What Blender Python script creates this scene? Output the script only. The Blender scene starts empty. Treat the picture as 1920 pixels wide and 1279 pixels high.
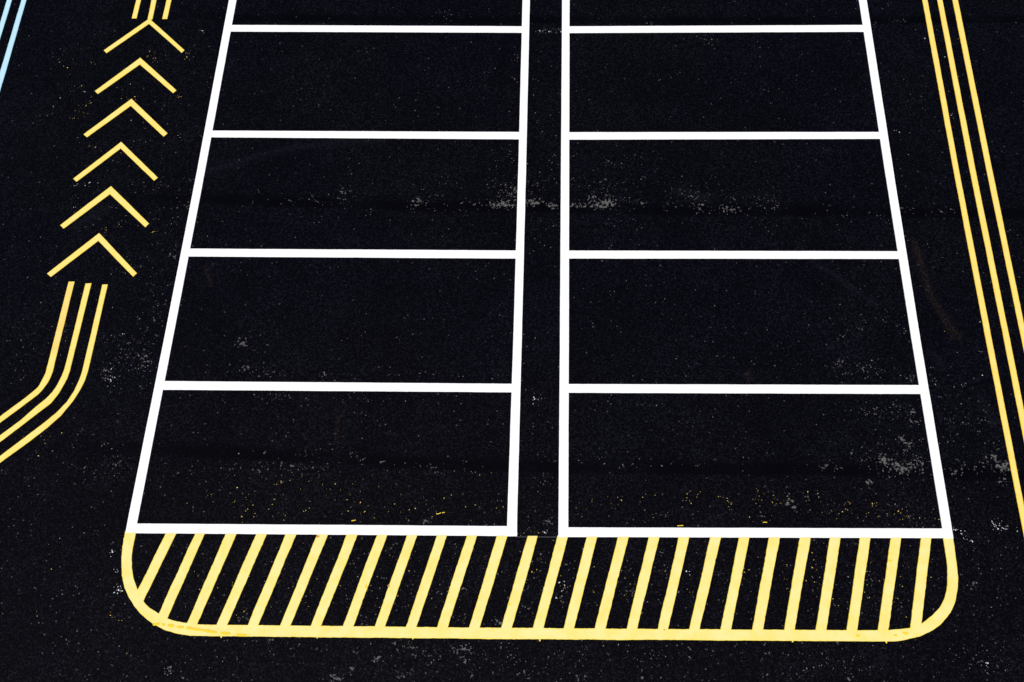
import bpy, math, random
import numpy as np

# ------------------------------------------------------------------ camera, light, exposure
S = bpy.context.scene
CAM = [[0.07508, -8.86049, 10.077948], [0.999582, 0.028031, -0.007123], [-0.024726, 0.956014, 0.292278], [-0.015002, 0.29198, -0.956307]]
cam_data = bpy.data.cameras.new('camera')
cam = bpy.data.objects.new('camera', cam_data)
S.collection.objects.link(cam)
from mathutils import Matrix
(cx, cy, cz), R_, U_, F_ = CAM
cam.matrix_world = Matrix(((R_[0], U_[0], -F_[0], cx), (R_[1], U_[1], -F_[1], cy), (R_[2], U_[2], -F_[2], cz), (0, 0, 0, 1)))
cam_data.sensor_width = 36
cam_data.lens = 24                        # a small drone camera ten metres up
cam_data.clip_start = 0.1
cam_data.clip_end = 2000
S.camera = cam

SUN_EL, SUN_AZ = 52, 200                  # sun high and behind the camera
w = bpy.data.worlds.new('World')
S.world = w
w.use_nodes = True
nt = w.node_tree
nt.nodes.clear()
sky = nt.nodes.new('ShaderNodeTexSky')
sky.sky_type = 'NISHITA'
sky.sun_disc = False
sky.sun_elevation = math.radians(SUN_EL)
sky.sun_rotation = math.radians(SUN_AZ)
bg = nt.nodes.new('ShaderNodeBackground')
bg.inputs['Strength'].default_value = 0.07
wo = nt.nodes.new('ShaderNodeOutputWorld')
nt.links.new(sky.outputs[0], bg.inputs['Color'])
nt.links.new(bg.outputs[0], wo.inputs['Surface'])
sl = bpy.data.lights.new('sun', 'SUN')
sl.energy = 4.0
sl.angle = math.radians(0.5)
sl.color = (1.0, 0.965, 0.91)
sun = bpy.data.objects.new('sun', sl)
S.collection.objects.link(sun)
el, az = math.radians(SUN_EL), math.radians(SUN_AZ)
from mathutils import Vector
to_sun = Vector((math.sin(az) * math.cos(el), math.cos(az) * math.cos(el), math.sin(el)))
sun.rotation_euler = to_sun.to_track_quat('Z', 'Y').to_euler()
S.view_settings.view_transform = 'Standard'
S.view_settings.look = 'None'
S.view_settings.exposure = 0.22
S.view_settings.gamma = 1.0

# ------------------------------------------------------------------ survey of the place, in metres on the ground
D = {"cam":[[0.07508,-8.86049,10.077948],[0.999582,0.028031,-0.007123],[-0.024726,0.956014,0.292278],[-0.015002,0.29198,-0.956307]]
,"left_grid":{"side":[[[[-5.436,2.487],[-5.441,0.602],[-5.449,-2.932],[-5.481,-5.927],[-5.518,-8.49],[-5.52,-8.783]],[[-5.288,2.49],[-5.294,0.605]
,[-5.305,-2.929],[-5.336,-5.924],[-5.367,-8.486],[-5.371,-8.779]]],[[[-0.081,2.594],[-0.076,0.716],[-0.066,-2.804],[-0.068,-5.787],[-0.079,-8.34]
,[-0.079,-8.684]],[[0.061,2.597],[0.065,0.719],[0.072,-2.801],[0.072,-5.784],[0.069,-8.336],[0.074,-8.679]]]],"cross":[[[[-5.313,2.249]
,[-0.034,2.322]],[[-5.29,2.088],[-0.031,2.182]]],[[[-5.35,0.048],[-0.038,0.133]],[[-5.328,-0.101],[-0.035,-0.012]]],[[[-5.387,-2.153],[-0.042,-2.056]]
,[[-5.366,-2.29],[-0.039,-2.206]]],[[[-5.384,-4.355],[-0.04,-4.256]],[[-5.36,-4.499],[-0.036,-4.403]]],[[[-5.374,-6.554],[-0.008,-6.456]]
,[[-5.348,-6.696],[-0.004,-6.595]]],[[[-5.43,-8.651],[-0.021,-8.538]],[[-5.403,-8.792],[-0.017,-8.682]]]]},"right_grid":{"side":[[[[0.642,2.608]
,[0.644,0.731],[0.647,-2.788],[0.652,-5.769],[0.652,-8.32],[0.652,-8.673]],[[0.785,2.611],[0.787,0.734],[0.792,-2.784],[0.798,-5.765],[0.799,-8.316]
,[0.8,-8.669]]],[[[6.012,2.715],[6.019,0.845],[6.03,-2.66],[6.054,-5.629],[6.086,-8.169],[6.09,-8.54]],[[6.163,2.718],[6.168,0.848],[6.178,-2.656]
,[6.197,-5.625],[6.23,-8.165],[6.231,-8.536]]]],"cross":[[[[0.716,2.341],[6.024,2.503]],[[0.717,2.191],[6.004,2.336]]],[[[0.718,0.149],[6.06,0.295]]
,[[0.719,-0.002],[6.041,0.141]]],[[[0.72,-2.043],[6.096,-1.913]],[[0.721,-2.195],[6.078,-2.054]]],[[[0.732,-4.238],[6.108,-4.117]],[[0.732,-4.383]
,[6.088,-4.257]]],[[[0.735,-6.439],[6.125,-6.314]],[[0.736,-6.581],[6.104,-6.458]]],[[[0.724,-8.534],[6.15,-8.398]],[[0.725,-8.673]
,[6.128,-8.538]]]]},"chev":[[[[-7.516,-0.551],[-6.823,0.157],[-6.066,-0.516]],[[-7.448,-0.615],[-6.808,0.036],[-6.11,-0.579]]],[[[-7.499,-1.408]
,[-6.829,-0.692],[-6.062,-1.359]],[[-7.427,-1.47],[-6.81,-0.842],[-6.116,-1.423]]],[[[-7.513,-2.279],[-6.82,-1.549],[-6.068,-2.225]],[[-7.436,-2.338]
,[-6.808,-1.698],[-6.127,-2.297]]],[[[-7.504,-3.133],[-6.833,-2.41],[-6.08,-3.079]],[[-7.432,-3.194],[-6.816,-2.545],[-6.137,-3.146]]]
,[[[-7.533,-3.991],[-6.837,-3.255],[-6.072,-3.926]],[[-7.457,-4.057],[-6.826,-3.412],[-6.124,-4.0]]],[[[-7.552,-4.845],[-6.859,-4.116]
,[-6.105,-4.804]],[[-7.475,-4.907],[-6.845,-4.259],[-6.161,-4.872]]]],"top3":[[[[-7.147,2.453],[-7.148,0.565],[-7.151,0.15]],[[-7.062,2.455]
,[-7.047,0.567],[-7.049,0.152]]],[[[-6.871,2.458],[-6.868,0.571],[-6.858,0.13]],[[-6.779,2.46],[-6.762,0.573],[-6.759,0.132]]],[[[-6.574,2.464]
,[-6.591,0.577],[-6.595,0.15]],[[-6.487,2.466],[-6.488,0.579],[-6.491,0.152]]]],"right3":[[[[7.16,2.738],[7.162,0.87],[7.165,-2.633],[7.187,-5.6]
,[7.215,-8.146],[7.231,-10.354]],[[7.27,2.74],[7.27,0.872],[7.27,-2.63],[7.293,-5.597],[7.313,-8.143],[7.33,-10.351]]],[[[7.431,2.744],[7.432,0.875]
,[7.433,-2.626],[7.464,-5.593],[7.479,-8.138],[7.5,-10.346]],[[7.535,2.746],[7.538,0.878],[7.543,-2.624],[7.57,-5.59],[7.585,-8.135],[7.598,-10.344]]]
,[[[7.7,2.749],[7.704,0.881],[7.711,-2.62],[7.733,-5.586],[7.759,-8.13],[7.782,-10.338]],[[7.814,2.751],[7.816,0.884],[7.82,-2.617],[7.835,-5.583]
,[7.858,-8.128],[7.881,-10.335]]]],"blue2":[[[[-9.529,2.405],[-9.531,0.515],[-9.531,-0.372],[-9.552,-6.033]],[[-9.417,2.408],[-9.425,0.517]
,[-9.429,-0.37],[-9.44,-6.03]]],[[[-9.255,2.411],[-9.262,0.52],[-9.268,-1.024],[-9.285,-6.026]],[[-9.164,2.413],[-9.158,0.523],[-9.152,-1.021]
,[-9.169,-6.023]]]],"curve3":[[[[-7.181,-4.98],[-7.202,-6.315],[-7.206,-6.378],[-7.205,-6.474],[-7.227,-6.558],[-7.267,-6.695],[-7.34,-6.779]
,[-7.421,-6.864],[-7.736,-7.159],[-9.009,-8.346]],[[-7.072,-4.974],[-7.087,-6.312],[-7.087,-6.45],[-7.098,-6.534],[-7.12,-6.618],[-7.168,-6.724]
,[-7.221,-6.808],[-7.321,-6.903],[-7.708,-7.271],[-8.975,-8.458]]],[[[-6.904,-5.004],[-6.925,-6.222],[-6.931,-6.403],[-6.942,-6.498],[-6.981,-6.645]
,[-7.034,-6.771],[-7.112,-6.877],[-7.244,-7.011],[-7.419,-7.215],[-7.665,-7.444],[-8.931,-8.607]],[[-6.795,-4.996],[-6.822,-6.22],[-6.824,-6.422]
,[-6.838,-6.548],[-6.868,-6.642],[-6.917,-6.79],[-7.004,-6.947],[-7.311,-7.244],[-7.637,-7.557],[-8.898,-8.718]]],[[[-6.631,-5.015],[-6.646,-6.215]
,[-6.651,-6.438],[-6.667,-6.575],[-6.711,-6.753],[-6.778,-6.91],[-6.894,-7.076],[-7.066,-7.252],[-7.428,-7.594],[-7.589,-7.748],[-8.846,-8.894]]
,[[-6.531,-5.009],[-6.543,-6.213],[-6.547,-6.414],[-6.563,-6.583],[-6.604,-6.729],[-6.677,-6.907],[-6.811,-7.134],[-6.988,-7.332],[-7.201,-7.537]
,[-7.561,-7.86],[-8.814,-9.003]]]],"border":[[[-5.531,-8.767],[-5.527,-8.922],[-5.517,-9.094],[-5.495,-9.21],[-5.459,-9.351],[-5.392,-9.517]
,[-5.305,-9.645],[-5.199,-9.764],[-5.097,-9.855],[-5.001,-9.921],[-4.897,-9.982],[-4.718,-10.058],[-4.545,-10.095],[-4.376,-10.113],[-4.047,-10.11]
,[-3.608,-10.1],[-1.71,-10.065],[0.036,-10.03],[1.776,-9.989],[3.511,-9.949],[4.952,-9.915],[5.223,-9.906],[5.36,-9.887],[5.583,-9.837],[5.767,-9.748]
,[5.898,-9.66],[6.038,-9.519],[6.123,-9.38],[6.189,-9.196],[6.214,-9.066],[6.221,-8.925],[6.228,-8.73],[6.231,-8.51]],[[-5.361,-8.771],[-5.368,-8.927]
,[-5.364,-9.099],[-5.334,-9.241],[-5.285,-9.382],[-5.199,-9.538],[-5.081,-9.695],[-4.993,-9.766],[-4.86,-9.831],[-4.708,-9.9],[-4.593,-9.931]
,[-4.446,-9.949],[-4.291,-9.96],[-3.63,-9.951],[-3.483,-9.949],[0.032,-9.881],[3.523,-9.804],[4.971,-9.769],[5.161,-9.761],[5.445,-9.727]
,[5.617,-9.663],[5.768,-9.561],[5.903,-9.446],[5.975,-9.341],[6.023,-9.235],[6.049,-9.13],[6.062,-9.042],[6.082,-8.894],[6.085,-8.698]
,[6.082,-8.514]]],"bars":[[[[-4.94,-8.776],[-5.205,-9.559]],[[-4.783,-8.773],[-5.089,-9.695]]],[[[-4.52,-8.768],[-4.852,-9.858]],[[-4.373,-8.764]
,[-4.716,-9.914]]],[[[-4.081,-8.758],[-4.443,-9.971]],[[-3.92,-8.755],[-4.294,-9.979]]],[[[-3.647,-8.749],[-4.032,-9.979]],[[-3.487,-8.746]
,[-3.879,-9.975]]],[[[-3.228,-8.741],[-3.603,-9.966]],[[-3.064,-8.737],[-3.451,-9.964]]],[[[-2.778,-8.731],[-3.157,-9.959]],[[-2.617,-8.728]
,[-3.006,-9.956]]],[[[-2.356,-8.723],[-2.734,-9.951]],[[-2.194,-8.719],[-2.584,-9.948]]],[[[-1.926,-8.714],[-2.294,-9.942]],[[-1.77,-8.711]
,[-2.143,-9.939]]],[[[-1.499,-8.705],[-1.857,-9.934]],[[-1.343,-8.702],[-1.707,-9.931]]],[[[-1.071,-8.696],[-1.428,-9.925]],[[-0.921,-8.693]
,[-1.276,-9.922]]],[[[-0.644,-8.687],[-0.998,-9.917]],[[-0.493,-8.684],[-0.846,-9.914]]],[[[-0.218,-8.678],[-0.559,-9.909]],[[-0.062,-8.675]
,[-0.411,-9.906]]],[[[0.216,-8.67],[-0.122,-9.9]],[[0.367,-8.666],[0.033,-9.897]]],[[[0.64,-8.651],[0.31,-9.891]],[[0.795,-8.664],[0.46,-9.888]]]
,[[[1.056,-8.657],[0.73,-9.882]],[[1.211,-8.653],[0.881,-9.879]]],[[[1.495,-8.646],[1.154,-9.873]],[[1.655,-8.642],[1.307,-9.869]]],[[[1.933,-8.635]
,[1.586,-9.863]],[[2.09,-8.632],[1.737,-9.86]]],[[[2.357,-8.625],[2.014,-9.854]],[[2.514,-8.621],[2.163,-9.85]]],[[[2.803,-8.614],[2.441,-9.844]]
,[[2.961,-8.61],[2.592,-9.841]]],[[[3.206,-8.604],[2.868,-9.835]],[[3.362,-8.6],[3.019,-9.832]]],[[[3.629,-8.593],[3.298,-9.826]],[[3.791,-8.589]
,[3.453,-9.822]]],[[[4.064,-8.582],[3.732,-9.816]],[[4.224,-8.578],[3.881,-9.812]]],[[[4.487,-8.572],[4.162,-9.805]],[[4.649,-8.568],[4.312,-9.802]]]
,[[[4.907,-8.561],[4.584,-9.795]],[[5.066,-8.557],[4.732,-9.792]]],[[[5.346,-8.55],[5.004,-9.784]],[[5.502,-8.547],[5.153,-9.778]]],[[[5.768,-8.54]
,[5.446,-9.754]],[[5.922,-8.536],[5.613,-9.687]]]],"chalk":[[[0.059,-8.683],[0.664,-8.669]],[[0.059,-8.689],[0.664,-8.675]]]
,"wear":[[-1.71,-3.42,0.088,0.088,0.8],[-1.51,-3.43,0.053,0.049,0.5],[-0.32,-3.44,0.219,0.068,0.95],[-0.24,-3.23,0.176,0.157,0.5]
,[-0.76,-3.43,0.351,0.059,0.45],[-0.11,-3.21,0.062,0.246,0.6],[0.2,-3.39,0.175,0.068,0.8],[0.53,-3.44,0.088,0.068,0.9],[0.2,-3.1,0.159,0.148,0.36]
,[0.5,-2.97,0.106,0.06,0.35],[0.86,-3.42,0.088,0.058,0.7],[1.01,-3.42,0.131,0.068,0.62],[1.17,-3.3,0.105,0.088,0.62],[1.41,-3.37,0.175,0.088,1.0]
,[1.3,-3.43,0.219,0.049,0.85],[1.69,-3.32,0.131,0.068,0.5],[2.0,-3.38,0.087,0.059,0.5],[1.48,-3.07,0.265,0.139,0.3],[1.91,-3.33,0.053,0.059,0.5]
,[2.39,-3.37,0.131,0.059,0.38],[2.83,-3.21,0.219,0.098,0.38],[2.89,-3.39,0.175,0.068,0.5],[3.3,-3.43,0.105,0.058,0.52],[3.43,-3.44,0.174,0.049,0.7]
,[3.46,-3.23,0.053,0.049,0.6],[3.78,-3.4,0.131,0.058,0.5],[4.17,-3.38,0.078,0.059,0.62],[3.97,-3.21,0.219,0.157,0.28],[5.04,-3.42,0.069,0.078,0.36]
,[5.3,-3.41,0.069,0.078,0.42],[5.2,-3.53,0.13,0.039,0.42],[5.89,-3.5,0.121,0.058,0.42],[6.25,-3.39,0.061,0.059,0.5],[6.38,-3.4,0.052,0.059,0.5]
,[6.85,-3.4,0.087,0.039,0.5],[7.05,-3.35,0.052,0.049,0.5],[-2.94,-3.27,0.106,0.099,0.4],[-2.88,-2.92,0.063,0.071,0.42],[-3.32,-3.46,0.265,0.059,0.32]
,[-3.46,-3.41,0.071,0.049,0.42],[-2.97,-3.42,0.176,0.059,0.32],[-2.42,-3.61,0.132,0.049,0.32],[-1.39,-3.29,0.088,0.049,0.35]
,[-1.31,-3.08,0.071,0.05,0.35],[-0.43,-3.06,0.177,0.099,0.3],[1.26,-2.97,0.531,0.179,0.28],[-4.24,-5.94,0.132,0.087,0.7]
,[-4.15,-6.32,0.115,0.127,0.45],[-3.85,-6.38,0.326,0.076,0.35],[-3.52,-6.45,0.163,0.05,0.35],[-2.91,-6.37,0.081,0.05,0.4]
,[-1.69,-6.34,0.081,0.034,0.35],[-1.25,-6.32,0.065,0.042,0.35],[-5.95,-6.15,0.313,0.224,0.33],[-5.69,-6.21,0.099,0.086,0.62]
,[-5.74,-6.34,0.098,0.068,0.62],[-6.3,-6.49,0.065,0.102,0.55],[-5.69,-6.65,0.122,0.059,0.36],[-5.63,-5.89,0.083,0.174,0.3]
,[-6.03,-5.94,0.249,0.131,0.3],[-5.56,-5.31,0.051,0.072,0.6],[-5.58,-4.49,0.069,0.057,0.5],[-5.68,-5.58,0.126,0.089,0.35]
,[-5.52,-3.53,0.133,0.295,0.3],[-6.12,-3.2,0.268,0.121,0.28],[-5.82,-7.84,0.157,0.079,0.36],[-6.37,-7.87,0.236,0.063,0.32]
,[-6.53,-7.55,0.048,0.04,0.5],[-5.74,-8.01,0.063,0.047,0.36],[-7.56,-6.54,0.123,0.068,0.3],[-3.63,-7.78,0.196,0.047,0.36]
,[-3.27,-7.79,0.196,0.047,0.48],[-3.0,-7.78,0.157,0.039,0.42],[-2.71,-7.78,0.047,0.039,0.6],[-2.59,-7.55,0.063,0.039,0.45]
,[-3.67,-7.59,0.039,0.031,0.55],[-3.07,-7.59,0.079,0.031,0.38],[-2.38,-7.58,0.063,0.063,0.65],[-2.2,-7.59,0.055,0.055,0.4]
,[-2.21,-7.68,0.055,0.031,0.55],[-1.94,-7.68,0.047,0.039,0.65],[-1.16,-7.78,0.039,0.054,0.55],[-2.82,-7.92,0.094,0.038,0.36]
,[-0.69,-7.68,0.117,0.046,0.3],[-3.56,-6.76,0.097,0.041,0.36],[-3.12,-6.75,0.065,0.041,0.36],[-2.79,-6.81,0.048,0.033,0.36]
,[4.91,-6.0,0.065,0.051,0.6],[5.02,-6.2,0.113,0.067,0.38],[5.31,-6.11,0.202,0.118,0.4],[5.98,-6.22,0.08,0.084,0.62],[5.7,-6.08,0.065,0.042,0.36]
,[5.91,-6.14,0.048,0.084,0.4],[5.01,-5.57,0.066,0.069,0.5],[5.28,-5.41,0.099,0.088,0.36],[5.71,-5.25,0.083,0.071,0.4],[5.89,-5.37,0.066,0.053,0.4]
,[5.35,-6.74,0.158,0.081,0.42],[5.68,-6.63,0.143,0.074,0.42],[5.9,-6.75,0.079,0.081,0.6],[5.94,-6.86,0.079,0.065,0.6],[5.19,-6.75,0.079,0.041,0.42]
,[5.71,-7.15,0.031,0.056,0.85],[5.78,-7.21,0.07,0.071,0.7],[5.74,-7.33,0.062,0.063,0.5],[5.34,-7.23,0.047,0.04,0.5],[4.95,-7.34,0.047,0.063,0.75]
,[5.18,-7.35,0.047,0.047,0.5],[5.39,-7.45,0.093,0.07,0.9],[5.56,-7.53,0.124,0.062,0.85],[5.67,-7.59,0.139,0.054,0.85],[5.8,-7.51,0.139,0.055,0.62]
,[5.95,-7.49,0.101,0.101,0.55],[5.92,-7.59,0.108,0.047,0.62],[5.11,-7.46,0.093,0.055,0.45],[4.51,-7.59,0.054,0.039,0.65],[4.72,-7.6,0.062,0.039,0.45]
,[4.57,-7.52,0.047,0.031,0.36],[5.14,-7.78,0.054,0.054,0.95],[5.46,-7.74,0.077,0.031,0.36],[6.4,-7.6,0.116,0.039,0.6],[6.6,-7.53,0.139,0.062,0.48]
,[6.97,-7.41,0.139,0.102,0.65],[7.1,-7.51,0.123,0.078,0.95],[6.87,-7.55,0.077,0.047,0.5],[6.69,-7.71,0.077,0.031,0.42],[7.07,-7.72,0.153,0.046,0.55]
,[6.52,-6.86,0.276,0.057,0.4],[7.03,-6.84,0.142,0.065,0.32],[6.43,-7.15,0.078,0.048,0.36],[7.29,-7.46,0.077,0.078,0.5],[7.08,-7.22,0.14,0.103,0.3]
,[6.48,-7.56,0.771,0.093,0.3],[3.96,-8.11,0.069,0.045,0.85],[4.04,-8.16,0.069,0.022,0.65],[4.21,-8.15,0.069,0.052,0.42],[3.82,-8.03,0.046,0.038,0.45]
,[4.25,-8.04,0.054,0.045,0.55],[6.42,-10.15,0.285,0.08,0.3],[-1.8,-10.32,0.079,0.046,0.7],[-2.31,-10.58,0.115,0.059,0.8]
,[-3.27,-10.15,0.044,0.034,0.65],[-2.09,-10.24,0.058,0.033,0.5],[-1.37,-10.21,0.101,0.04,0.55],[-0.72,-10.17,0.145,0.06,0.65]
,[-0.54,-10.19,0.058,0.053,0.65],[-0.6,-10.32,0.072,0.059,0.58],[-1.42,-10.51,0.079,0.046,0.68],[-2.11,-10.47,0.036,0.052,0.65]
,[-1.32,-10.47,0.043,0.052,0.5],[-1.59,-10.15,0.131,0.027,0.42],[-0.49,-10.48,0.043,0.039,0.58],[-4.58,-10.54,0.036,0.033,0.8]
,[-4.36,-10.62,0.043,0.033,0.6],[-0.11,-10.13,0.101,0.053,0.42],[0.02,-10.25,0.043,0.079,0.5],[0.23,-10.44,0.129,0.078,0.48]
,[0.71,-10.23,0.05,0.033,0.55],[1.02,-10.12,0.087,0.06,0.4],[2.42,-10.06,0.058,0.033,0.58],[2.02,-10.28,0.086,0.053,0.36]
,[3.46,-10.1,0.072,0.053,0.45],[3.46,-10.37,0.05,0.052,0.55],[4.54,-10.37,0.064,0.046,0.58],[0.94,-10.47,0.1,0.045,0.5],[1.8,-10.45,0.071,0.039,0.45]
,[2.05,-10.44,0.057,0.039,0.4],[6.16,-9.52,0.073,0.055,0.42],[6.4,-9.17,0.051,0.042,0.5],[5.38,-9.92,0.288,0.034,0.34],[4.37,-9.95,0.432,0.04,0.3]
,[-1.84,-10.19,1.885,0.093,0.12],[-0.39,-10.32,1.08,0.261,0.12],[-0.15,-9.81,0.088,0.041,0.6],[-2.02,-9.85,0.132,0.041,0.5]
,[-0.7,-9.77,0.103,0.054,0.5],[-0.65,-9.41,0.059,0.07,0.45],[0.71,-9.51,0.059,0.069,0.6],[0.21,-9.63,0.103,0.055,0.55],[1.64,-9.38,0.074,0.042,0.6]
,[1.65,-9.04,0.06,0.043,0.5],[0.42,-8.92,0.075,0.057,0.5],[-2.24,-9.1,0.075,0.057,0.5],[-1.66,-8.83,0.076,0.058,0.45],[2.14,-8.83,0.037,0.043,0.5]
,[-3.68,-9.85,0.074,0.048,0.6],[4.81,-8.65,0.09,0.044,0.5],[5.3,-9.45,0.044,0.083,0.45],[0.53,-8.45,0.091,0.037,0.6],[-1.23,-8.51,0.076,0.044,0.6]
,[-0.37,-8.5,0.061,0.037,0.6],[-1.47,-8.53,0.038,0.037,0.5],[1.7,-8.43,0.076,0.044,0.4],[1.93,-8.45,0.061,0.029,0.4],[3.57,-8.27,0.038,0.03,0.6]
,[5.65,-8.3,0.076,0.06,0.5],[5.79,-8.35,0.06,0.045,0.5],[-1.43,0.33,0.145,0.118,0.33],[3.27,-0.13,0.208,0.115,0.34],[0.38,0.04,0.267,0.046,0.36]
,[2.24,0.23,0.143,0.035,0.3],[6.59,0.8,0.058,0.048,0.5],[-0.14,-0.51,0.075,0.09,0.35],[-0.16,-1.01,0.047,0.055,0.5],[-0.22,-2.5,0.108,0.123,0.32]
,[1.44,-2.62,0.179,0.081,0.35],[0.54,-2.49,0.09,0.082,0.36],[0.9,-2.48,0.179,0.082,0.33],[3.6,-0.87,0.232,0.111,0.27]]
,"yellow":[[-6.63,-0.63,0.076,0.069,14],[-6.71,-0.57,0.048,0.035,5],[-5.99,-0.64,0.095,0.092,22],[-5.98,-1.51,0.056,0.055,12]
,[-7.87,-1.35,0.094,0.078,14],[-7.57,-1.62,0.13,0.11,20],[-7.7,-1.89,0.231,0.271,22],[-6.75,-1.52,0.112,0.044,10],[-6.89,-1.55,0.075,0.033,6]
,[-6.56,-0.76,0.114,0.114,12],[-7.65,-0.82,0.143,0.057,5],[-8.2,-0.91,0.237,0.228,7],[-8.14,-1.79,0.093,0.088,3],[-7.06,-2.51,0.546,0.105,10]
,[-6.59,-2.6,0.272,0.208,10],[-6.8,-4.05,0.105,0.039,12],[-6.52,-3.99,0.07,0.078,7],[-5.96,-4.08,0.052,0.039,10],[-3.78,-8.38,0.308,0.187,30]
,[-4.37,-8.28,0.077,0.076,6],[-3.87,-8.27,0.116,0.113,14],[-2.81,-8.05,0.931,0.152,26],[-2.47,-8.34,1.076,0.149,40],[-1.09,-8.23,0.769,0.187,34]
,[-0.24,-8.28,0.092,0.089,12],[-3.36,-8.02,0.078,0.061,5],[-0.49,-7.81,0.389,0.046,10],[1.67,-8.15,0.689,0.09,26],[2.52,-8.09,0.038,0.09,14]
,[2.67,-8.05,0.031,0.06,8],[2.99,-8.04,0.046,0.038,6],[3.11,-8.17,0.038,0.134,22],[3.51,-8.06,0.107,0.12,22],[3.77,-8.13,0.046,0.12,14]
,[3.96,-8.01,0.031,0.075,8],[4.24,-7.99,0.046,0.06,8],[4.39,-8.0,0.023,0.076,10],[4.81,-8.06,0.031,0.09,8],[4.77,-8.14,0.038,0.06,8]
,[5.18,-8.09,0.061,0.075,10],[5.56,-8.12,0.114,0.075,10],[5.17,-8.22,0.683,0.06,26],[5.61,-8.26,0.151,0.06,18],[1.06,-8.28,0.611,0.059,10]
,[2.2,-8.32,0.457,0.044,10],[3.64,-8.36,0.227,0.059,10],[4.56,-8.22,0.228,0.045,10],[-3.38,-8.48,0.307,0.075,12],[-1.85,-8.42,0.46,0.059,14]
,[-6.51,-9.0,0.152,0.111,5],[-6.5,-9.31,0.045,0.036,2],[-6.52,-9.92,0.089,0.042,3],[-5.52,-9.89,0.03,0.056,5],[-5.36,-9.94,0.037,0.042,5]
,[-5.19,-10.35,0.029,0.02,4],[-6.03,-10.62,0.022,0.02,2],[-6.05,-9.64,0.022,0.021,2],[-5.95,-8.73,0.306,0.149,4],[-4.19,-9.68,0.297,0.208,26]
,[-3.83,-9.57,0.149,0.209,18],[-4.47,-9.34,0.45,0.283,16],[-3.72,-9.81,0.089,0.069,14],[-3.34,-9.38,0.224,0.28,14],[-2.74,-9.36,0.298,0.28,14]
,[-2.28,-9.49,0.297,0.277,12],[-1.76,-9.4,0.149,0.278,10],[-1.4,-9.32,0.223,0.279,12],[-0.81,-9.17,0.224,0.281,10],[0.31,-9.21,0.223,0.279,14]
,[0.72,-9.4,0.111,0.276,12],[1.13,-9.29,0.104,0.278,14],[1.58,-9.17,0.104,0.28,10],[2.1,-9.15,0.089,0.28,8],[2.52,-9.18,0.059,0.21,8]
,[2.99,-8.99,0.112,0.283,12],[3.25,-9.09,0.059,0.281,12],[3.94,-9.24,0.148,0.347,18],[4.24,-9.13,0.111,0.28,22],[4.51,-9.37,0.088,0.277,14]
,[4.93,-9.21,0.088,0.314,20],[5.4,-9.27,0.073,0.313,20],[5.82,-9.12,0.111,0.316,14],[5.06,-9.07,0.111,0.212,8],[3.47,-8.62,0.045,0.217,6]
,[-0.01,-8.38,0.061,0.059,5],[0.33,-8.34,0.046,0.045,3],[0.3,-8.63,0.189,0.036,8],[-6.96,-7.54,0.095,0.097,4],[-6.87,-7.42,0.08,0.049,3]
,[-7.03,-7.7,0.048,0.048,3],[-4.61,-8.29,0.31,0.227,6],[7.8,0.01,0.056,0.035,2],[6.99,-5.43,0.491,0.088,2],[2.46,-9.35,0.044,0.042,4]
,[3.63,-9.83,0.145,0.02,2],[-0.52,-10.48,2.148,0.078,5]],"bright":[[6.95,-8.34,0.151,0.06,26],[6.34,-8.43,0.113,0.044,9],[6.43,-8.55,0.135,0.037,7]
,[-5.47,-9.54,0.045,0.085,15],[-5.55,-9.3,0.03,0.043,4],[-5.64,-9.05,0.038,0.058,6],[-6.18,-6.56,0.073,0.076,14],[-6.25,-6.39,0.066,0.085,6]
,[-7.32,-3.23,0.125,0.061,9],[-7.36,-3.68,0.027,0.03,2],[7.16,-5.28,0.008,0.009,1],[6.74,-4.21,0.008,0.009,1],[7.05,-6.14,0.008,0.008,1]
,[6.59,-6.33,0.008,0.008,1],[6.73,-6.28,0.048,0.025,2],[7.1,0.03,0.028,0.012,2],[0.38,0.04,0.267,0.023,8],[-6.9,-1.25,0.009,0.011,1]
,[-7.68,-1.42,0.019,0.011,2],[-8.06,-1.55,0.019,0.011,1],[-8.15,-1.74,0.009,0.011,1],[-6.75,-1.98,0.009,0.011,1],[-5.84,-2.17,0.046,0.085,3]
,[-5.81,-0.09,0.145,0.024,3],[7.55,-0.78,0.009,0.011,1],[7.31,-1.56,0.018,0.011,2],[6.32,-1.88,0.036,0.021,3],[7.37,-0.37,0.019,0.023,2]
,[-6.38,-5.39,0.008,0.009,1],[-6.14,-5.82,0.008,0.009,1],[6.72,-7.52,0.008,0.008,1],[0.76,-9.33,0.074,0.07,8],[0.68,-9.44,0.059,0.055,5]
,[2.47,-9.13,0.037,0.042,4],[0.45,-8.61,0.061,0.022,6],[0.3,-6.68,0.096,0.065,5],[6.45,-10.16,0.142,0.067,4],[5.73,-0.04,0.009,0.012,1]]
,"white":[[-6.24,-6.37,0.098,0.154,10],[-6.37,-5.95,0.125,0.175,10],[-7.39,-3.53,0.089,0.12,8],[-5.9,-8.8,0.153,0.074,6],[-8.3,-0.69,0.095,0.093,5]
,[-6.76,-2.66,0.091,0.083,4],[6.73,0.39,0.333,0.035,10],[6.24,0.32,0.114,0.047,5],[7.32,-1.55,0.036,0.032,2],[7.09,-5.77,0.041,0.035,3]
,[6.73,-6.28,0.048,0.05,3],[6.28,-6.25,0.04,0.084,6],[6.34,-6.5,0.032,0.033,3],[6.87,-7.5,0.031,0.024,2],[0.38,0.02,0.286,0.046,14]
,[0.34,-6.66,0.096,0.098,12],[0.15,-0.45,0.567,0.669,6],[-0.86,-1.19,0.465,0.434,8],[-2.55,-2.09,0.365,0.063,6],[-0.44,-2.61,0.269,0.253,14]
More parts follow.
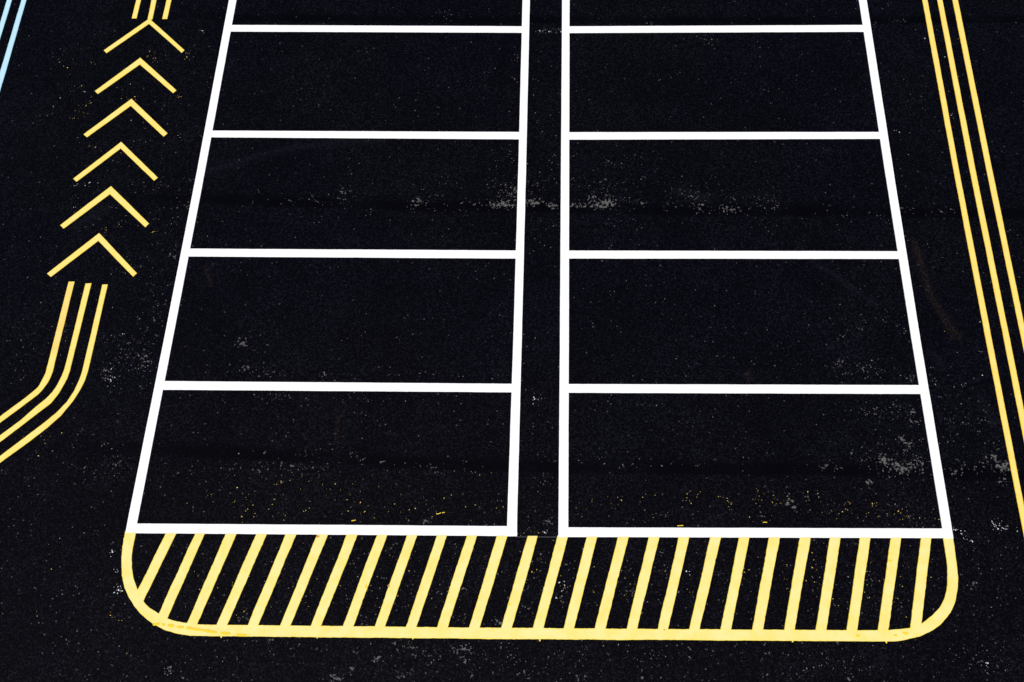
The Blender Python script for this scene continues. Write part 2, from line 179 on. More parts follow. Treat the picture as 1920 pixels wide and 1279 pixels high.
,[0.19,-2.8,0.356,0.201,18],[1.53,-2.67,0.535,0.202,14],[-2.97,-2.46,0.542,0.206,6],[-1.51,0.33,0.579,0.235,14],[1.51,-0.7,0.187,0.056,3]
,[4.13,-1.13,0.553,0.433,10],[4.71,-1.87,0.542,0.063,5],[-4.96,-4.29,0.26,0.283,8],[-4.08,-4.36,0.69,0.094,8],[-6.36,-4.7,0.344,0.28,20]
,[-5.83,-5.23,0.254,0.538,34],[-5.88,-6.28,0.411,0.341,60],[-5.74,-4.31,0.173,0.564,20],[-5.63,-3.44,0.177,0.59,22],[-6.37,-3.75,0.528,0.294,22]
,[-6.77,-3.95,0.351,0.195,10],[-7.87,-4.55,0.433,0.379,8],[-7.57,-5.81,0.501,0.528,16],[-7.67,-6.07,0.332,0.349,14],[-7.07,-6.14,0.248,0.174,6]
,[-5.93,-7.71,0.395,0.236,34],[-6.03,-7.98,0.47,0.078,18],[-6.93,-7.85,0.473,0.314,10],[-6.89,-8.68,0.461,0.15,8],[-3.62,-7.84,0.626,0.116,40]
,[-4.26,-7.78,0.471,0.156,14],[-4.54,-7.98,0.468,0.154,14],[-1.12,-7.77,0.624,0.092,20],[-0.04,-7.35,0.472,0.312,10],[0.36,-7.88,0.31,0.152,14]
,[0.91,-7.56,0.469,0.155,14],[1.84,-7.61,0.622,0.062,10],[3.01,-7.5,0.467,0.155,10],[1.38,-6.67,0.48,0.082,12],[2.33,-6.89,0.635,0.161,10]
,[0.6,-8.33,0.153,0.221,20],[0.3,-8.59,0.152,0.037,12],[-3.32,-6.38,0.815,0.05,18],[-1.37,-6.37,0.812,0.067,14],[-3.6,-6.76,0.484,0.066,22]
,[-2.15,-6.77,0.483,0.065,14],[5.11,-6.08,0.646,0.168,30],[4.07,-6.02,0.486,0.169,10],[5.57,-7.43,0.465,0.388,70],[6.45,-6.78,0.473,0.323,30]
,[5.43,-6.73,0.396,0.162,24],[5.21,-5.3,0.66,0.219,30],[4.49,-4.15,0.511,0.28,16],[5.8,-3.83,0.429,0.379,12],[3.25,-3.51,1.302,0.193,30]
,[1.77,-3.74,0.866,0.38,20],[2.84,-3.04,1.056,0.198,24],[-1.02,-3.52,0.701,0.146,20],[-3.15,-3.38,0.883,0.197,30],[-3.65,-3.68,0.702,0.194,12]
,[-1.76,-5.48,1.664,0.348,8],[1.91,-5.04,1.004,0.529,10],[2.98,-5.27,0.249,0.176,6],[1.25,-4.23,0.257,0.186,5],[-0.68,-10.26,1.443,0.197,90]
,[1.77,-10.22,1.293,0.197,60],[4.35,-10.18,1.073,0.198,50],[6.36,-10.05,0.429,0.266,40],[6.61,-9.03,0.369,0.494,26],[-3.28,-10.33,0.58,0.199,22]
,[-4.36,-10.43,0.579,0.199,20],[-5.46,-10.4,0.727,0.267,14],[-6.39,-9.54,0.673,0.563,14],[-2.66,-9.36,0.895,0.418,60],[-1.17,-9.32,0.893,0.416,60]
,[0.31,-9.28,0.743,0.416,70],[1.65,-9.24,0.889,0.416,50],[3.28,-9.19,0.887,0.417,40],[4.75,-9.15,0.738,0.419,50],[0.26,-6.29,0.324,0.976,10]
,[0.29,-3.59,0.262,0.572,18],[0.26,-1.55,0.23,1.046,8],[-2.7,-6.03,0.822,0.507,10],[5.56,-8.12,0.456,0.15,20],[4.13,-8.01,0.459,0.151,16]
,[6.32,-8.1,0.228,0.3,8],[7.67,-2.42,0.266,1.965,6],[6.75,-1.4,0.364,1.564,8]],"bands":[[[[-11.34,-3.525],[-8.644,-3.529],[-4.373,-3.515]
,[-1.547,-3.564],[-0.146,-3.53],[1.948,-3.537],[4.553,-3.493],[6.281,-3.48],[10.582,-3.404]],0.13],[[[-10.008,-7.684],[-7.613,-7.651],[-6.022,-7.639]
,[-4.037,-7.656],[-2.454,-7.714],[-1.276,-7.752],[-0.106,-7.751],[2.224,-7.71],[4.158,-7.673],[6.078,-7.681],[9.515,-7.648]],0.12],[[[-12.544,0.234]
,[-7.62,0.22],[-4.883,0.173],[-0.252,0.226],[4.438,0.315],[8.721,0.431],[11.561,0.493]],0.1]],"brown":[[[[6.333,-3.963],[6.391,-4.379],[6.46,-4.875]
,[6.613,-5.225],[6.791,-5.541]],0.05],[[[6.381,-4.102],[6.432,-4.561],[6.495,-4.919],[6.589,-5.269],[6.688,-5.527]],0.03],[[[-2.635,-7.022]
,[-2.642,-7.422]],0.025],[[[-5.031,-4.664],[-4.894,-4.982]],0.03],[[[3.528,-6.269],[3.492,-6.203]],0.05]],"blues":[[[[-5.306,-2.949],[-4.838,-2.765]
,[-4.148,-2.513],[-3.438,-2.372],[-2.358,-2.264]],0.07],[[[2.62,-3.09],[2.834,-3.193],[3.049,-3.267]],0.09],[[[4.5,-4.055],[4.723,-4.375]
,[5.037,-4.596],[5.568,-5.031]],0.05],[[[-7.254,-3.964],[-7.021,-3.813],[-6.826,-3.682]],0.09],[[[6.322,-5.793],[6.486,-6.041]],0.06],[[[6.965,-6.524]
,[7.082,-6.843]],0.06],[[[-4.175,-9.297],[-3.833,-9.166]],0.012]],"dashes":[[[-2.304,-8.532],[-2.244,-8.519]],[[-1.088,-8.407],[-1.028,-8.385]]
,[[-1.013,-8.384],[-0.975,-8.377]],[[2.347,-8.471],[2.43,-8.464]],[[3.566,-8.388],[3.622,-8.387]]],"streak":[[[-4.901,-9.984],[-4.814,-9.975]]
,[[-4.776,-9.98],[-4.732,-9.983]],[[-4.694,-9.986],[-4.604,-9.996]],[[-4.573,-10.002],[-4.469,-10.009]],[[-4.439,-10.012],[-4.341,-10.022]]
,[[-4.341,-10.022],[-4.206,-10.035]],[[-4.206,-10.035],[-4.003,-10.062]],[[-3.952,-10.064],[-3.811,-10.071]],[[-3.736,-10.081],[-3.589,-10.085]]]
,"blobs":[[4.73,-9.85,0.03,0.018,0],[5.24,-9.83,0.03,0.015,0],[5.38,-9.8,0.04,0.02,0],[5.3,-8.86,0.03,0.017,0],[-0.01,-9.59,0.024,0.014,0]
,[-2.01,-9.41,0.022,0.028,0]],"rust":[[-2.76,-8.76,0.023,0.016,0],[-1.7,-9.39,0.016,0.018,0],[2.11,-9.85,0.011,0.007,0]],"tooth":[[0.414,-10.037]
,[5.109,-9.923],[-2.621,-10.091],[-1.316,-10.063],[3.842,-9.951],[-3.936,-10.119]]}

GX, GY = (-10.0, 9.6), (-12.2, 1.4)       # the part surveyed finely
rng = np.random.default_rng(7)
random.seed(7)
COL = S.collection

# ------------------------------------------------------------------ material helpers
class M:
    def __init__(self, name):
        self.m = bpy.data.materials.new(name)
        self.m.use_nodes = True
        self.t = self.m.node_tree
        self.t.nodes.clear()
        self.out = self.n('ShaderNodeOutputMaterial')
        self.b = self.n('ShaderNodeBsdfPrincipled')
        self.l(self.b.outputs[0], self.out.inputs['Surface'])
        self.geo = self.n('ShaderNodeNewGeometry')
        self.pos = self.geo.outputs['Position']
    def n(self, t, **k):
        x = self.t.nodes.new(t)
        for a, v in k.items():
            setattr(x, a, v)
        return x
    def l(self, a, b):
        self.t.links.new(a, b)
    def put(self, sock, v):
        if isinstance(v, (int, float, tuple, list)):
            sock.default_value = v
        else:
            self.l(v, sock)
    def noise(self, scale, detail=2.0, rough=0.5, off=None, stretch=None):
        v = self.pos
        if off or stretch:
            mp = self.n('ShaderNodeMapping')
            mp.inputs['Location'].default_value = off or (0, 0, 0)
            mp.inputs['Scale'].default_value = stretch or (1, 1, 1)
            self.l(v, mp.inputs['Vector'])
            v = mp.outputs[0]
        x = self.n('ShaderNodeTexNoise')
        x.inputs['Scale'].default_value = scale
        x.inputs['Detail'].default_value = detail
        x.inputs['Roughness'].default_value = rough
        self.l(v, x.inputs['Vector'])
        return x.outputs['Fac']
    def math(self, op, a, b=0.0, clamp=False):
        x = self.n('ShaderNodeMath', operation=op, use_clamp=clamp)
        self.put(x.inputs[0], a)
        self.put(x.inputs[1], b)
        return x.outputs[0]
    def ramp(self, v, lo, hi, a=0.0, b=1.0, smooth=True):
        x = self.n('ShaderNodeMapRange', interpolation_type='SMOOTHSTEP' if smooth else 'LINEAR')
        self.put(x.inputs['Value'], v)
        self.put(x.inputs['From Min'], lo)
        self.put(x.inputs['From Max'], hi)
        self.put(x.inputs['To Min'], a)
        self.put(x.inputs['To Max'], b)
        return x.outputs[0]
    def mix(self, f, a, b, mode='MIX'):
        x = self.n('ShaderNodeMix', data_type='RGBA', blend_type=mode)
        self.put(x.inputs[0], f)
        for s, v in ((x.inputs[6], a), (x.inputs[7], b)):
            self.put(s, (*v, 1) if isinstance(v, tuple) and len(v) == 3 else v)
        return x.outputs[2]
    def attr(self, name):
        return self.n('ShaderNodeAttribute', attribute_name=name).outputs['Fac']
    def bump(self, h, strength, dist):
        x = self.n('ShaderNodeBump')
        x.inputs['Strength'].default_value = strength
        x.inputs['Distance'].default_value = dist
        self.l(h, x.inputs['Height'])
        self.l(x.outputs[0], self.b.inputs['Normal'])

def asphalt_material():
    m = M('sealed_asphalt')
    grain = m.noise(38, 2, 0.75)                       # stone-sized grain of the sealed surface
    fine = m.noise(120, 1, 0.5, off=(3, 5, 0))
    cloud = m.noise(0.7, 3, 0.6, off=(11, 2, 0))
    cloud2 = m.noise(2.3, 3, 0.6, off=(1, 7, 0))
    hue = m.noise(0.35, 2, 0.5, off=(31, 12, 0))
    vo = m.n('ShaderNodeTexVoronoi', voronoi_dimensions='2D', feature='F1')   # one cell per stone under the sealer
    vo.inputs['Scale'].default_value = 52
    vo.inputs['Randomness'].default_value = 1.0
    m.l(m.pos, vo.inputs['Vector'])
    sp = m.n('ShaderNodeSeparateColor')
    m.l(vo.outputs['Color'], sp.inputs[0])
    core = m.ramp(vo.outputs['Distance'], 0.25, 0.62, 1.0, 0.12)
    stone_up = m.math('MULTIPLY', m.math('POWER', sp.outputs[0], 3.2), core)
    g = m.math('ADD', m.math('MULTIPLY', stone_up, 1.6), m.math('MULTIPLY', m.ramp(grain, 0.44, 0.66), 0.12))
    amp = m.math('MULTIPLY', m.ramp(cloud, 0.3, 0.7, 0.7, 1.2), m.ramp(cloud2, 0.3, 0.7, 0.85, 1.15))
    band = m.attr('seal')
    amp = m.math('MULTIPLY', amp, m.ramp(band, 0.0, 1.0, 1.0, 0.04))
    tint = m.mix(m.ramp(hue, 0.35, 0.65), (0.0052, 0.0050, 0.0092), (0.0058, 0.0056, 0.0082))
    tint = m.mix(m.attr('warm'), tint, (0.0068, 0.0064, 0.0080))
    lit = m.math('MULTIPLY', m.math('ADD', g, 0.02), amp)
    vm = m.n('ShaderNodeVectorMath', operation='SCALE')
    m.l(tint, vm.inputs[0])
    m.l(lit, vm.inputs['Scale'])
    va = m.n('ShaderNodeVectorMath', operation='ADD')
    m.l(vm.outputs[0], va.inputs[0])
    va.inputs[1].default_value = (0.0003, 0.0003, 0.0014)
    col = va.outputs[0]
    # a few stones whose tops came through pale
    bare = m.math('MULTIPLY', m.ramp(m.math('ADD', sp.outputs[1], m.math('MULTIPLY', m.attr('wear'), 0.06)), 0.9981, 0.9995), core)
    col = m.mix(bare, col, m.mix(sp.outputs[2], (0.022, 0.022, 0.024), (0.10, 0.098, 0.098)))
    col = m.mix(m.math('MULTIPLY', m.attr('brown'), m.ramp(m.noise(30, 3, 0.7, off=(6, 1, 0)), 0.42, 0.62, 0.0, 1.0)), col, (0.016, 0.0105, 0.0080))
    col = m.mix(m.math('MULTIPLY', m.attr('pale'), m.ramp(m.noise(70, 2, 0.6, off=(9, 9, 0)), 0.48, 0.64, 0.0, 1.0)), col, (0.016, 0.018, 0.026))
    # places where the sealer has worn off the tops of the stones
    wear = m.attr('wear')
    blot = m.noise(21, 2.5, 0.62, off=(5, 3, 0))
    thr = m.ramp(m.math('POWER', wear, 0.78), 0.0, 1.0, 0.765, 0.425, smooth=False)
    mask = m.ramp(m.math('SUBTRACT', blot, thr), -0.002, 0.008)
    stone = m.mix(m.ramp(m.noise(60, 2, 0.5, off=(2, 2, 0)), 0.35, 0.65), (0.062, 0.058, 0.058), (0.112, 0.104, 0.099))
    col = m.mix(mask, col, stone)
    m.l(col, m.b.inputs['Base Color'])
    m.b.inputs['Roughness'].default_value = 0.7
    m.b.inputs['Specular IOR Level'].default_value = 0.03
    m.bump(m.math('ADD', grain, m.math('MULTIPLY', mask, -0.3)), 0.5, 0.006)
    return m.m

def paint_material(name, body, rim, blot=None, worn=0.0, upper=None):
    m = M(name)
    n1 = m.noise(26, 3, 0.6)
    n2 = m.noise(5, 3, 0.6, off=(4, 1, 0))
    edge = m.attr('edge')
    e = m.math('MULTIPLY', edge, m.ramp(n1, 0.3, 0.62, 0.35, 1.0), clamp=True)
    c = m.mix(m.ramp(n2, 0.35, 0.7), body, blot or body)
    if upper:                                   # the far end of this stripe carries an older, more orange coat
        sx = m.n('ShaderNodeSeparateXYZ')
        m.l(m.pos, sx.inputs[0])
        c = m.mix(m.ramp(m.math('ADD', sx.outputs[1], m.math('MULTIPLY', n2, 0.15)), upper[1], upper[1] + 0.12), c, m.mix(m.ramp(n2, 0.3, 0.7), upper[0], upper[2]))
    c = m.mix(e, c, rim)
    c = m.mix(m.ramp(m.noise(90, 2, 0.6), 0.3, 0.7, 0.06, 0.0), c, (0.05, 0.05, 0.05))
    if worn:
        c = m.mix(m.ramp(m.noise(55, 2, 0.6, off=(7, 0, 0)), 0.76, 0.80, 0.0, worn), c, (0.01, 0.01, 0.01))
    m.l(c, m.b.inputs['Base Color'])
    m.b.inputs['Roughness'].default_value = 0.6
    m.b.inputs['Specular IOR Level'].default_value = 0.25
    m.bump(m.noise(70, 3, 0.6), 0.35, 0.004)
    return m.m

MAT = {
    'asphalt': asphalt_material(),
    'white': paint_material('white_road_paint', (0.85, 0.85, 0.85), (0.80, 0.79, 0.78)),
    'yellow': paint_material('pale_yellow_road_paint', (0.82, 0.675, 0.255), (0.82, 0.62, 0.04), (0.82, 0.63, 0.165)),
    'lane': paint_material('yellow_road_paint', (0.82, 0.625, 0.15), (0.82, 0.56, 0.025), (0.82, 0.655, 0.215)),
    'amber': paint_material('amber_road_paint', (0.82, 0.60, 0.14), (0.82, 0.49, 0.02), (0.82, 0.635, 0.18)),
    'amber_faded': paint_material('yellow_paint_over_old_amber', (0.82, 0.625, 0.15), (0.82, 0.56, 0.025), (0.82, 0.655, 0.215), upper=((0.80, 0.54, 0.14), -6.15, (0.81, 0.60, 0.19))),
    'blue': paint_material('pale_blue_road_paint', (0.43, 0.645, 0.73), (0.25, 0.56, 0.70), (0.46, 0.66, 0.74)),
    'drip': paint_material('deep_yellow_paint_drip', (0.80, 0.54, 0.015), (0.80, 0.60, 0.05)),
    'rust': paint_material('rust_stain', (0.42, 0.14, 0.03), (0.6, 0.35, 0.06)),
    'speck_yellow': paint_material('yellow_paint_speck', (0.80, 0.58, 0.09), (0.55, 0.38, 0.05), (0.70, 0.56, 0.22)),
    'speck_white': paint_material('grey_paint_speck', (0.22, 0.22, 0.24), (0.13, 0.13, 0.135), (0.10, 0.10, 0.11)),
    'speck_bright': paint_material('white_paint_speck', (0.8, 0.8, 0.8), (0.45, 0.45, 0.45)),
    'chalk': paint_material('chalk', (0.05, 0.05, 0.05), (0.03, 0.03, 0.03)),
}

# ------------------------------------------------------------------ mesh helpers
def mesh_obj(name, v, f, mat, parent=None, edge=None):
    me = bpy.data.meshes.new(name)
    me.from_pydata([tuple(map(float, p)) for p in v], [], f)
    me.update()
    if edge is not None:
        a = me.attributes.new('edge', 'FLOAT', 'POINT')
        a.data.foreach_set('value', np.asarray(edge, dtype=np.float32))
    me.materials.append(mat)
    o = bpy.data.objects.new(name, me)
    COL.objects.link(o)
    o.parent = parent
    return o

def tag(o, label=None, cat=None, group=None, kind=None):
    for k, v in (('label', label), ('category', cat), ('group', group), ('kind', kind)):
        if v:
            o[k] = v
    return o

def thing(name, at):
    o = bpy.data.objects.new(name, None)
    o.location = at
    o.empty_display_size = 0.3
    COL.objects.link(o)
    return o

def along(P, n):
    P = np.asarray(P, float)
    d = np.r_[0, np.cumsum(np.linalg.norm(np.diff(P, axis=0), axis=1))]
    t = np.linspace(0, d[-1], n)
    return np.c_[np.interp(t, d, P[:, 0]), np.interp(t, d, P[:, 1])]

def length(P):
    return float(np.linalg.norm(np.diff(np.asarray(P, float), axis=0), axis=1).sum())

def wobble(n, amp):
    """smooth-ish unevenness of a hand-sprayed edge"""
    a = rng.normal(0, 1, n)
    b = np.convolve(rng.normal(0, 1, n + 8), np.ones(9) / 3, 'valid')
    return amp * (0.45 * a + 0.55 * b)

def strip(name, LR, mat, parent=None, z=0.004, amp=0.0022, rim=0.016, origin=(0, 0, 0), sharp=False, step=0.035, end_rim=1.0, inset=0.005):
    """a painted film between two surveyed edges, with a rim along both edges and ends and a small real thickness"""
    L, R = LR
    if sharp:                                   # keep the corners of a chevron
        Ls, Rs = [], []
        for i in range(len(L) - 1):
            n = max(2, int(length(L[i:i + 2]) / step))
            Ls.append(along(L[i:i + 2], n)[: None if i == len(L) - 2 else -1])
            Rs.append(along(R[i:i + 2], n)[: None if i == len(L) - 2 else -1])
        A, B = np.vstack(Ls), np.vstack(Rs)
    else:
        n = max(2, int(max(length(L), length(R)) / step))
        A, B = along(L, n), along(R, n)
    n = len(A)
    c = B - A
    wd = np.linalg.norm(c, axis=1, keepdims=True)
    c = c / wd
    A = A + c * inset
    B = B - c * inset
    A = A + c * wobble(n, amp)[:, None]
    B = B + c * wobble(n, amp)[:, None]
    rr = np.minimum(rim, wd * 0.25)
    rows = [A - c * 0.002, A, A + c * rr, (A + B) / 2, B - c * rr, B, B + c * 0.002]
    zz = [0.0006, z, z, z, z, z, 0.0006]
    ee = [1, 1, 0, 0, 0, 1, 1]
    # an extra row close to each end carries the rim across the end
    def ins(Q, k0, k1, t):
        return Q[k0] + (Q[k1] - Q[k0]) * t
    v, e = [], []
    idx = list(range(n))
    seg0 = max(np.linalg.norm(A[1] - A[0]), 1e-4)
    seg1 = max(np.linalg.norm(A[-1] - A[-2]), 1e-4)
    ts = [(0, 0, 0.0, True), (0, 1, min(0.6, 0.012 / seg0), False)] + [(i, i, 0.0, False) for i in idx[1:-1]] + \
         [(n - 1, n - 2, min(0.6, 0.012 / seg1), False), (n - 1, n - 1, 0.0, True)]
    ox, oy, oz = origin
    for k0, k1, t, end in ts:
        for j, (Q, h) in enumerate(zip(rows, zz)):
            p = ins(Q, k0, k1, t)
            v.append((p[0] - ox, p[1] - oy, h - oz))
            e.append(max(ee[j], end_rim) if end else ee[j])
    m = len(ts)
    f = []
    for i in range(m - 1):
        for j in range(6):
            a = i * 7 + j
            f.append((a, a + 7, a + 8, a + 1))
    f.append(tuple(range(6, -1, -1)))
    f.append(tuple((m - 1) * 7 + j for j in range(7)))
    # faces must look up
    p0, p1, p2 = (np.array(v[f[1][k]]) for k in range(3))
    if np.cross(p1 - p0, p2 - p0)[2] < 0:
        f = [tuple(reversed(q)) for q in f]
    return mesh_obj(name, v, f, mat, parent, e)

def mid(LR):
    P = np.vstack([np.asarray(LR[0]), np.asarray(LR[1])])
    return (float(P[:, 0].mean()), float(P[:, 1].mean()), 0.0)

# ------------------------------------------------------------------ the ground: one sheet to the horizon
def seg_dist(X, Y, P):
    d = np.full(X.shape, 1e9)
    for (x0, y0), (x1, y1) in zip(P[:-1], P[1:]):
        dx, dy = x1 - x0, y1 - y0
        t = np.clip(((X - x0) * dx + (Y - y0) * dy) / (dx * dx + dy * dy + 1e-9), 0, 1)
        d = np.minimum(d, np.hypot(X - x0 - t * dx, Y - y0 - t * dy))
    return d

def axis(lo, hi, step, far):
    a = np.arange(lo, hi + step, step)
    g = step * 1.6 ** np.arange(1, 60)
    s = np.cumsum(g)
    s = s[s < far]
    return np.r_[lo - s[::-1], a, a[-1] + s]

gx = axis(*GX, 0.035, 450)
gy = axis(*GY, 0.035, 450)
X, Y = np.meshgrid(gx, gy)
wear = np.full(X.shape, 0.02)
near = (X > GX[0] - .1) & (X < GX[1] + .1) & (Y > GY[0] - .1) & (Y < GY[1] + .1)
wear += np.where(near, 0.05 * np.clip((-6.3 - Y) / 4 + 0.4, 0, 1.6), 0.06)
for x, y, rx, ry, a in D['wear']:
    rx, ry = max(rx, 0.05) * 1.15, max(ry, 0.05) * 1.15
    i0, i1 = np.searchsorted(gx, (x - 5 * rx, x + 5 * rx))
    j0, j1 = np.searchsorted(gy, (y - 5 * ry, y + 5 * ry))
    sx, sy = X[j0:j1, i0:i1], Y[j0:j1, i0:i1]
    gss = min(a, 0.85) * np.exp(-(((sx - x) / rx) ** 2 + ((sy - y) / ry) ** 2) ** 0.75)
    wear[j0:j1, i0:i1] = np.maximum(wear[j0:j1, i0:i1], gss) + 0.15 * np.minimum(wear[j0:j1, i0:i1], gss)
seal = np.zeros(X.shape)
for P, wdt in D['bands']:
    d = seg_dist(X, Y, P)
    d = np.where(Y > np.interp(X, [p[0] for p in P], [p[1] for p in P]), d * 0.8, d * 2.8)
    seal = np.maximum(seal, np.exp(-(d / wdt) ** 2))
jag = 0.5 + 0.5 * np.sin(X * 2.3 + 1.1) * np.sin(X * 0.71 + 0.4)
jag2 = np.clip(0.5 + 0.7 * np.sin(X * 5.9 + 0.3 * Y) * np.sin(X * 1.37 + 2.0), 0, 1)
seal = np.clip(seal * 1.5, 0, 1) * (0.6 + 0.4 * jag) * (0.75 + 0.25 * jag2) * np.clip((X + 9.5) / 5, 0.25, 1)
brown = np.zeros(X.shape)
for P, wdt in D['brown']:
    brown = np.maximum(brown, 1.0 * np.exp(-(seg_dist(X, Y, P) / wdt) ** 2))
pale = np.zeros(X.shape)
for P, wdt in D['blues']:
    pale = np.maximum(pale, 0.5 * np.exp(-(seg_dist(X, Y, P) / wdt) ** 2))
yb = np.interp(X, [p[0] for p in D['bands'][1][0]], [p[1] for p in D['bands'][1][0]])
warm = np.clip((yb - Y) / 0.25, 0, 1) * 0.75 * np.clip((X + 7.5) / 2.5, 0.1, 1)

nx, ny = len(gx), len(gy)
me = bpy.data.meshes.new('asphalt_ground')
me.vertices.add(nx * ny)
co = np.zeros((nx * ny, 3), dtype=np.float32)
co[:, 0] = X.ravel()
co[:, 1] = Y.ravel()
me.vertices.foreach_set('co', co.ravel())
ii, jj = np.meshgrid(np.arange(nx - 1), np.arange(ny - 1))
a = (jj * nx + ii).ravel()
quads = np.c_[a, a + 1, a + nx + 1, a + nx].astype(np.int32)
nq = len(quads)
me.loops.add(nq * 4)
me.polygons.add(nq)
me.loops.foreach_set('vertex_index', quads.ravel())
me.polygons.foreach_set('loop_start', np.arange(0, nq * 4, 4, dtype=np.int32))
me.update(calc_edges=True)
for nm, arr in (('wear', wear), ('seal', seal), ('brown', brown), ('pale', pale), ('warm', warm)):
    at = me.attributes.new(nm, 'FLOAT', 'POINT')
    at.data.foreach_set('value', arr.ravel().astype(np.float32))
me.materials.append(MAT['asphalt'])
ground = bpy.data.objects.new('asphalt_ground', me)
COL.objects.link(ground)
tag(ground, 'jet black sealed asphalt with worn grey patches under all the painted lines', 'asphalt', kind='structure')

# ------------------------------------------------------------------ the two white grids of bays
def grid(key, label):
    g = D[key]
    at = mid(g['side'][0])
    at = (g['side'][0][0][-1][0], g['side'][0][0][-1][1], 0.0)
    root = thing('parking_grid', at)
    tag(root, label, 'line marking', 'white grids of bays')
    for LR in g['side']:
        strip('side_line', LR, MAT['white'], root, z=0.0078, origin=at, amp=0.0009)
    for LR in g['cross']:
        strip('cross_line', LR, MAT['white'], root, z=0.0046, origin=at, amp=0.0009)

grid('left_grid', 'white painted grid of bays standing beside the column of yellow chevrons')
grid('right_grid', 'white painted grid of bays standing beside the three straight amber stripes')

# ------------------------------------------------------------------ the yellow hatched end zone
at = mid(D['border'])
hz = thing('hatched_zone', at)
tag(hz, 'pale yellow hatched strip with rounded corners along the near end of both white grids', 'hatched marking')
strip('border_line', D['border'], MAT['yellow'], hz, z=0.0052, amp=0.003, origin=at)
for LR in D['bars']:
    strip('hatch_bar', LR, MAT['yellow'], hz, z=0.0066, amp=0.0032, origin=at, end_rim=0.0)

def blob(name, x, y, rx, ry, z, h, mat, parent, at):
    n = 11
    v, f, e = [(x - at[0], y - at[1], z + h)], [], [0.0]
    for k in range(n):
        t = 2 * math.pi * k / n
        r = 1 + random.uniform(-0.18, 0.18)
        v.append((x + rx * r * math.cos(t) - at[0], y + ry * r * math.sin(t) - at[1], z))
        e.append(1.0)
    for k in range(n):
        f.append((0, 1 + k, 1 + (k + 1) % n))
    return mesh_obj(name, v, f, mat, parent, e)

for x, y, rx, ry, _ in D['blobs']:
    blob('paint_blob', x, y, rx, ry, 0.0071, 0.0008, MAT['drip'], hz, at)
for x, y, rx, ry, _ in D['rust']:
    tag(blob('rust_spot', x, y, rx, ry, 0.0082, 0.0008, MAT['rust'], hz, at), 'small rusty brown spot')
for x, y in D['tooth']:
    blob('paint_drip', x, y + 0.016, 0.012, 0.026, 0.002, 0.0015, MAT['drip'], hz, at)
# the broken deeper yellow streak inside the rounded corner beside the chevron lane: one splash, several dashes
for (x0, y0), (x1, y1) in D['streak']:
    v, f, e = [], [], []
    n = 9
    nx_, ny_ = -(y1 - y0), x1 - x0
    ln = math.hypot(nx_, ny_)
    nx_, ny_ = nx_ / ln, ny_ / ln
    top, bot = [], []
    for k in range(n):
        t = k / (n - 1)
        hw = 0.017 * (0.35 + 0.65 * math.sin(math.pi * min(max(t, 0.02), 0.98)) ** 0.4) * random.uniform(0.75, 1.2)
        px, py = x0 + (x1 - x0) * t - at[0], y0 + (y1 - y0) * t - at[1]
        top.append((px + nx_ * hw, py + ny_ * hw, 0.0074))
        bot.append((px - nx_ * hw, py - ny_ * hw, 0.0074))
    b0 = len(v)
    v += bot + top
    e += [0.0] * (2 * n)
    for k in range(n - 1):
        f.append((b0 + k, b0 + k + 1, b0 + n + k + 1, b0 + n + k))
    tag(mesh_obj('paint_streak', v, f, MAT['drip'], hz, e), 'deeper yellow streak in the rounded corner')

# ------------------------------------------------------------------ chevrons
CH = ['topmost yellow chevron, its tip touching the middle one of three short stripes',
      'second yellow chevron from the top, with yellow paint flecks around its tip',
      'third yellow chevron from the top of the column beside the left white grid',
      'fourth yellow chevron from the top, third up from the curved stripes',
      'fifth yellow chevron from the top, the last but one before the curved stripes',
      'lowest and widest yellow chevron, just above the ends of the three curved stripes']
for LR, lb in zip(D['chev'], CH):
    a = mid(LR)
    o = strip('chevron', LR, MAT['lane'], None, z=0.005, origin=a, sharp=True, amp=0.0015, inset=0.005)
    o.location = a
    tag(o, lb, 'chevron', 'yellow chevrons in a column')

# ------------------------------------------------------------------ stripes
def stripes(key, name, mats, labels, cat, group):
    for LR, mt, lb in zip(D[key], mats, labels):
        a = mid(LR)
        o = strip(name, LR, MAT[mt], None, z=0.0042, origin=a, amp=0.0014, rim=0.017, inset=0.008)
        o.location = a
        tag(o, lb, cat, group)

stripes('top3', 'lane_stripe', ['lane'] * 3,
        ['short yellow stripe ending above the topmost chevron, on the side towards the blue stripes',
         'short yellow stripe that runs into the tip of the topmost chevron',
         'short yellow stripe ending above the topmost chevron, on the side towards the white grid'],
        'stripe', 'short yellow stripes above the chevrons')
stripes('curve3', 'curved_stripe', ['amber_faded', 'lane', 'lane'],
        ['innermost curved yellow stripe below the chevrons, amber at its upper end, with the tightest bend',
         'middle one of the three curved yellow stripes below the chevrons',
         'outermost curved yellow stripe below the chevrons, nearest the white grid, with the widest bend'],
        'stripe', 'curved yellow stripes below the chevrons')
stripes('right3', 'lane_stripe', ['amber'] * 3,
        ['long straight amber stripe of three, the one nearest the white grid',
         'long straight amber stripe in the middle of three beside the right white grid',
         'long straight amber stripe of three, the one farthest from the white grid'],
        'stripe', 'long amber stripes beside the right grid')
stripes('blue2', 'lane_stripe', ['blue'] * 2,
        ['pale blue stripe in the top left corner, the one farther from the chevrons',
         'pale blue stripe in the top left corner, the one nearer the chevrons'],
        'stripe', 'pale blue stripes')
o = strip('chalk_line', D['chalk'], MAT['chalk'], None, z=0.0012, amp=0.001, rim=0.001, inset=0, origin=mid(D['chalk']))
o.location = mid(D['chalk'])
tag(o, 'hair-thin grey layout line crossing the black gap between the two white grids', 'chalk line')
DL = ['flattest thin yellow dash in the left grid, just above its white end line',
      'longer slanting yellow paint dash near the lower right of the left white grid',
      'shorter yellow paint dash at the right tip of the longer slanting dash',
      'thin level yellow dash in the right grid, nearer the black gap',
      'thin level yellow dash in the right grid, farther from the black gap']
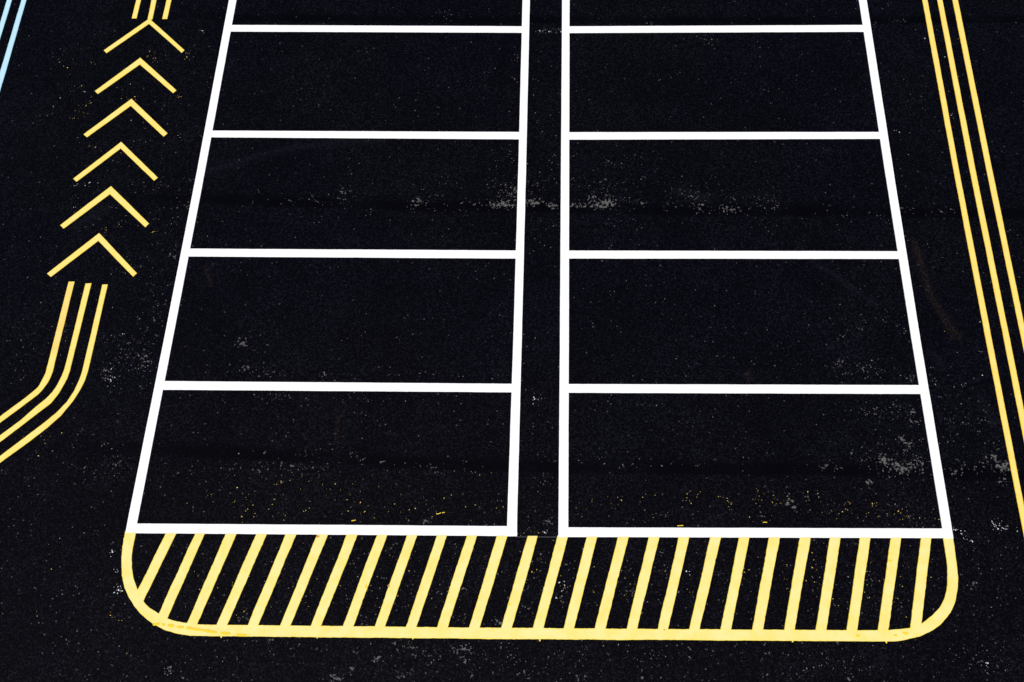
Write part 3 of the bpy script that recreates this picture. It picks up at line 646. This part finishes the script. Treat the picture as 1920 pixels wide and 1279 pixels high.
for ((x0, y0), (x1, y1)), lb in zip(D['dashes'], DL):
    nx_, ny_ = -(y1 - y0), x1 - x0
    ln = math.hypot(nx_, ny_)
    nx_, ny_ = nx_ / ln * 0.0045, ny_ / ln * 0.0045
    LR = [[(x0 + nx_, y0 + ny_), (x1 + nx_, y1 + ny_)], [(x0 - nx_, y0 - ny_), (x1 - nx_, y1 - ny_)]]
    a = mid(LR)
    o = strip('paint_dash', LR, MAT['drip'], None, z=0.0035, amp=0.0008, rim=0.002, inset=0.0008, origin=a, step=0.015)
    o.location = a
    tag(o, lb, 'paint dash', 'thin yellow paint dashes')

# ------------------------------------------------------------------ uncountable specks of spilled paint and grit
def specks(name, clusters, mat, rlo, rhi, label, dens=1.0):
    v, f, e = [], [], []
    for x, y, rx, ry, n in clusters:
        for _ in range(int(n * dens + 0.5)):
            px, py = random.gauss(x, rx * 0.6), random.gauss(y, ry * 0.6)
            r = rlo * (rhi / rlo) ** (random.random() ** 2.2)
            st, th = random.uniform(1.0, 2.0), random.uniform(0, math.pi)
            k = random.choice((5, 6, 7))
            b = len(v)
            shade = random.random()
            v.append((px, py, 0.0028))
            e.append(shade)
            for i in range(k):
                t = 2 * math.pi * i / k
                q = r * random.uniform(0.6, 1.25)
                a1, a2 = q * st * math.cos(t), q * math.sin(t)
                v.append((px + a1 * math.cos(th) - a2 * math.sin(th), py + a1 * math.sin(th) + a2 * math.cos(th), 0.0008))
                e.append(shade)
            for i in range(k):
                f.append((b, b + 1 + i, b + 1 + (i + 1) % k))
    o = mesh_obj(name, v, f, mat, None, e)
    tag(o, label, 'specks', kind='stuff')

specks('yellow_paint_specks', D['yellow'], MAT['speck_yellow'], 0.0024, 0.0070, 'tiny specks of spilled yellow paint scattered over the black asphalt', 0.5)
specks('pale_grit_specks', D['white'], MAT['speck_white'], 0.0026, 0.0075, 'tiny pale grit and white paint specks scattered over the black asphalt')
specks('white_paint_specks', D['bright'], MAT['speck_bright'], 0.0032, 0.009, 'tiny bright white paint drops lying in small groups on the black asphalt')
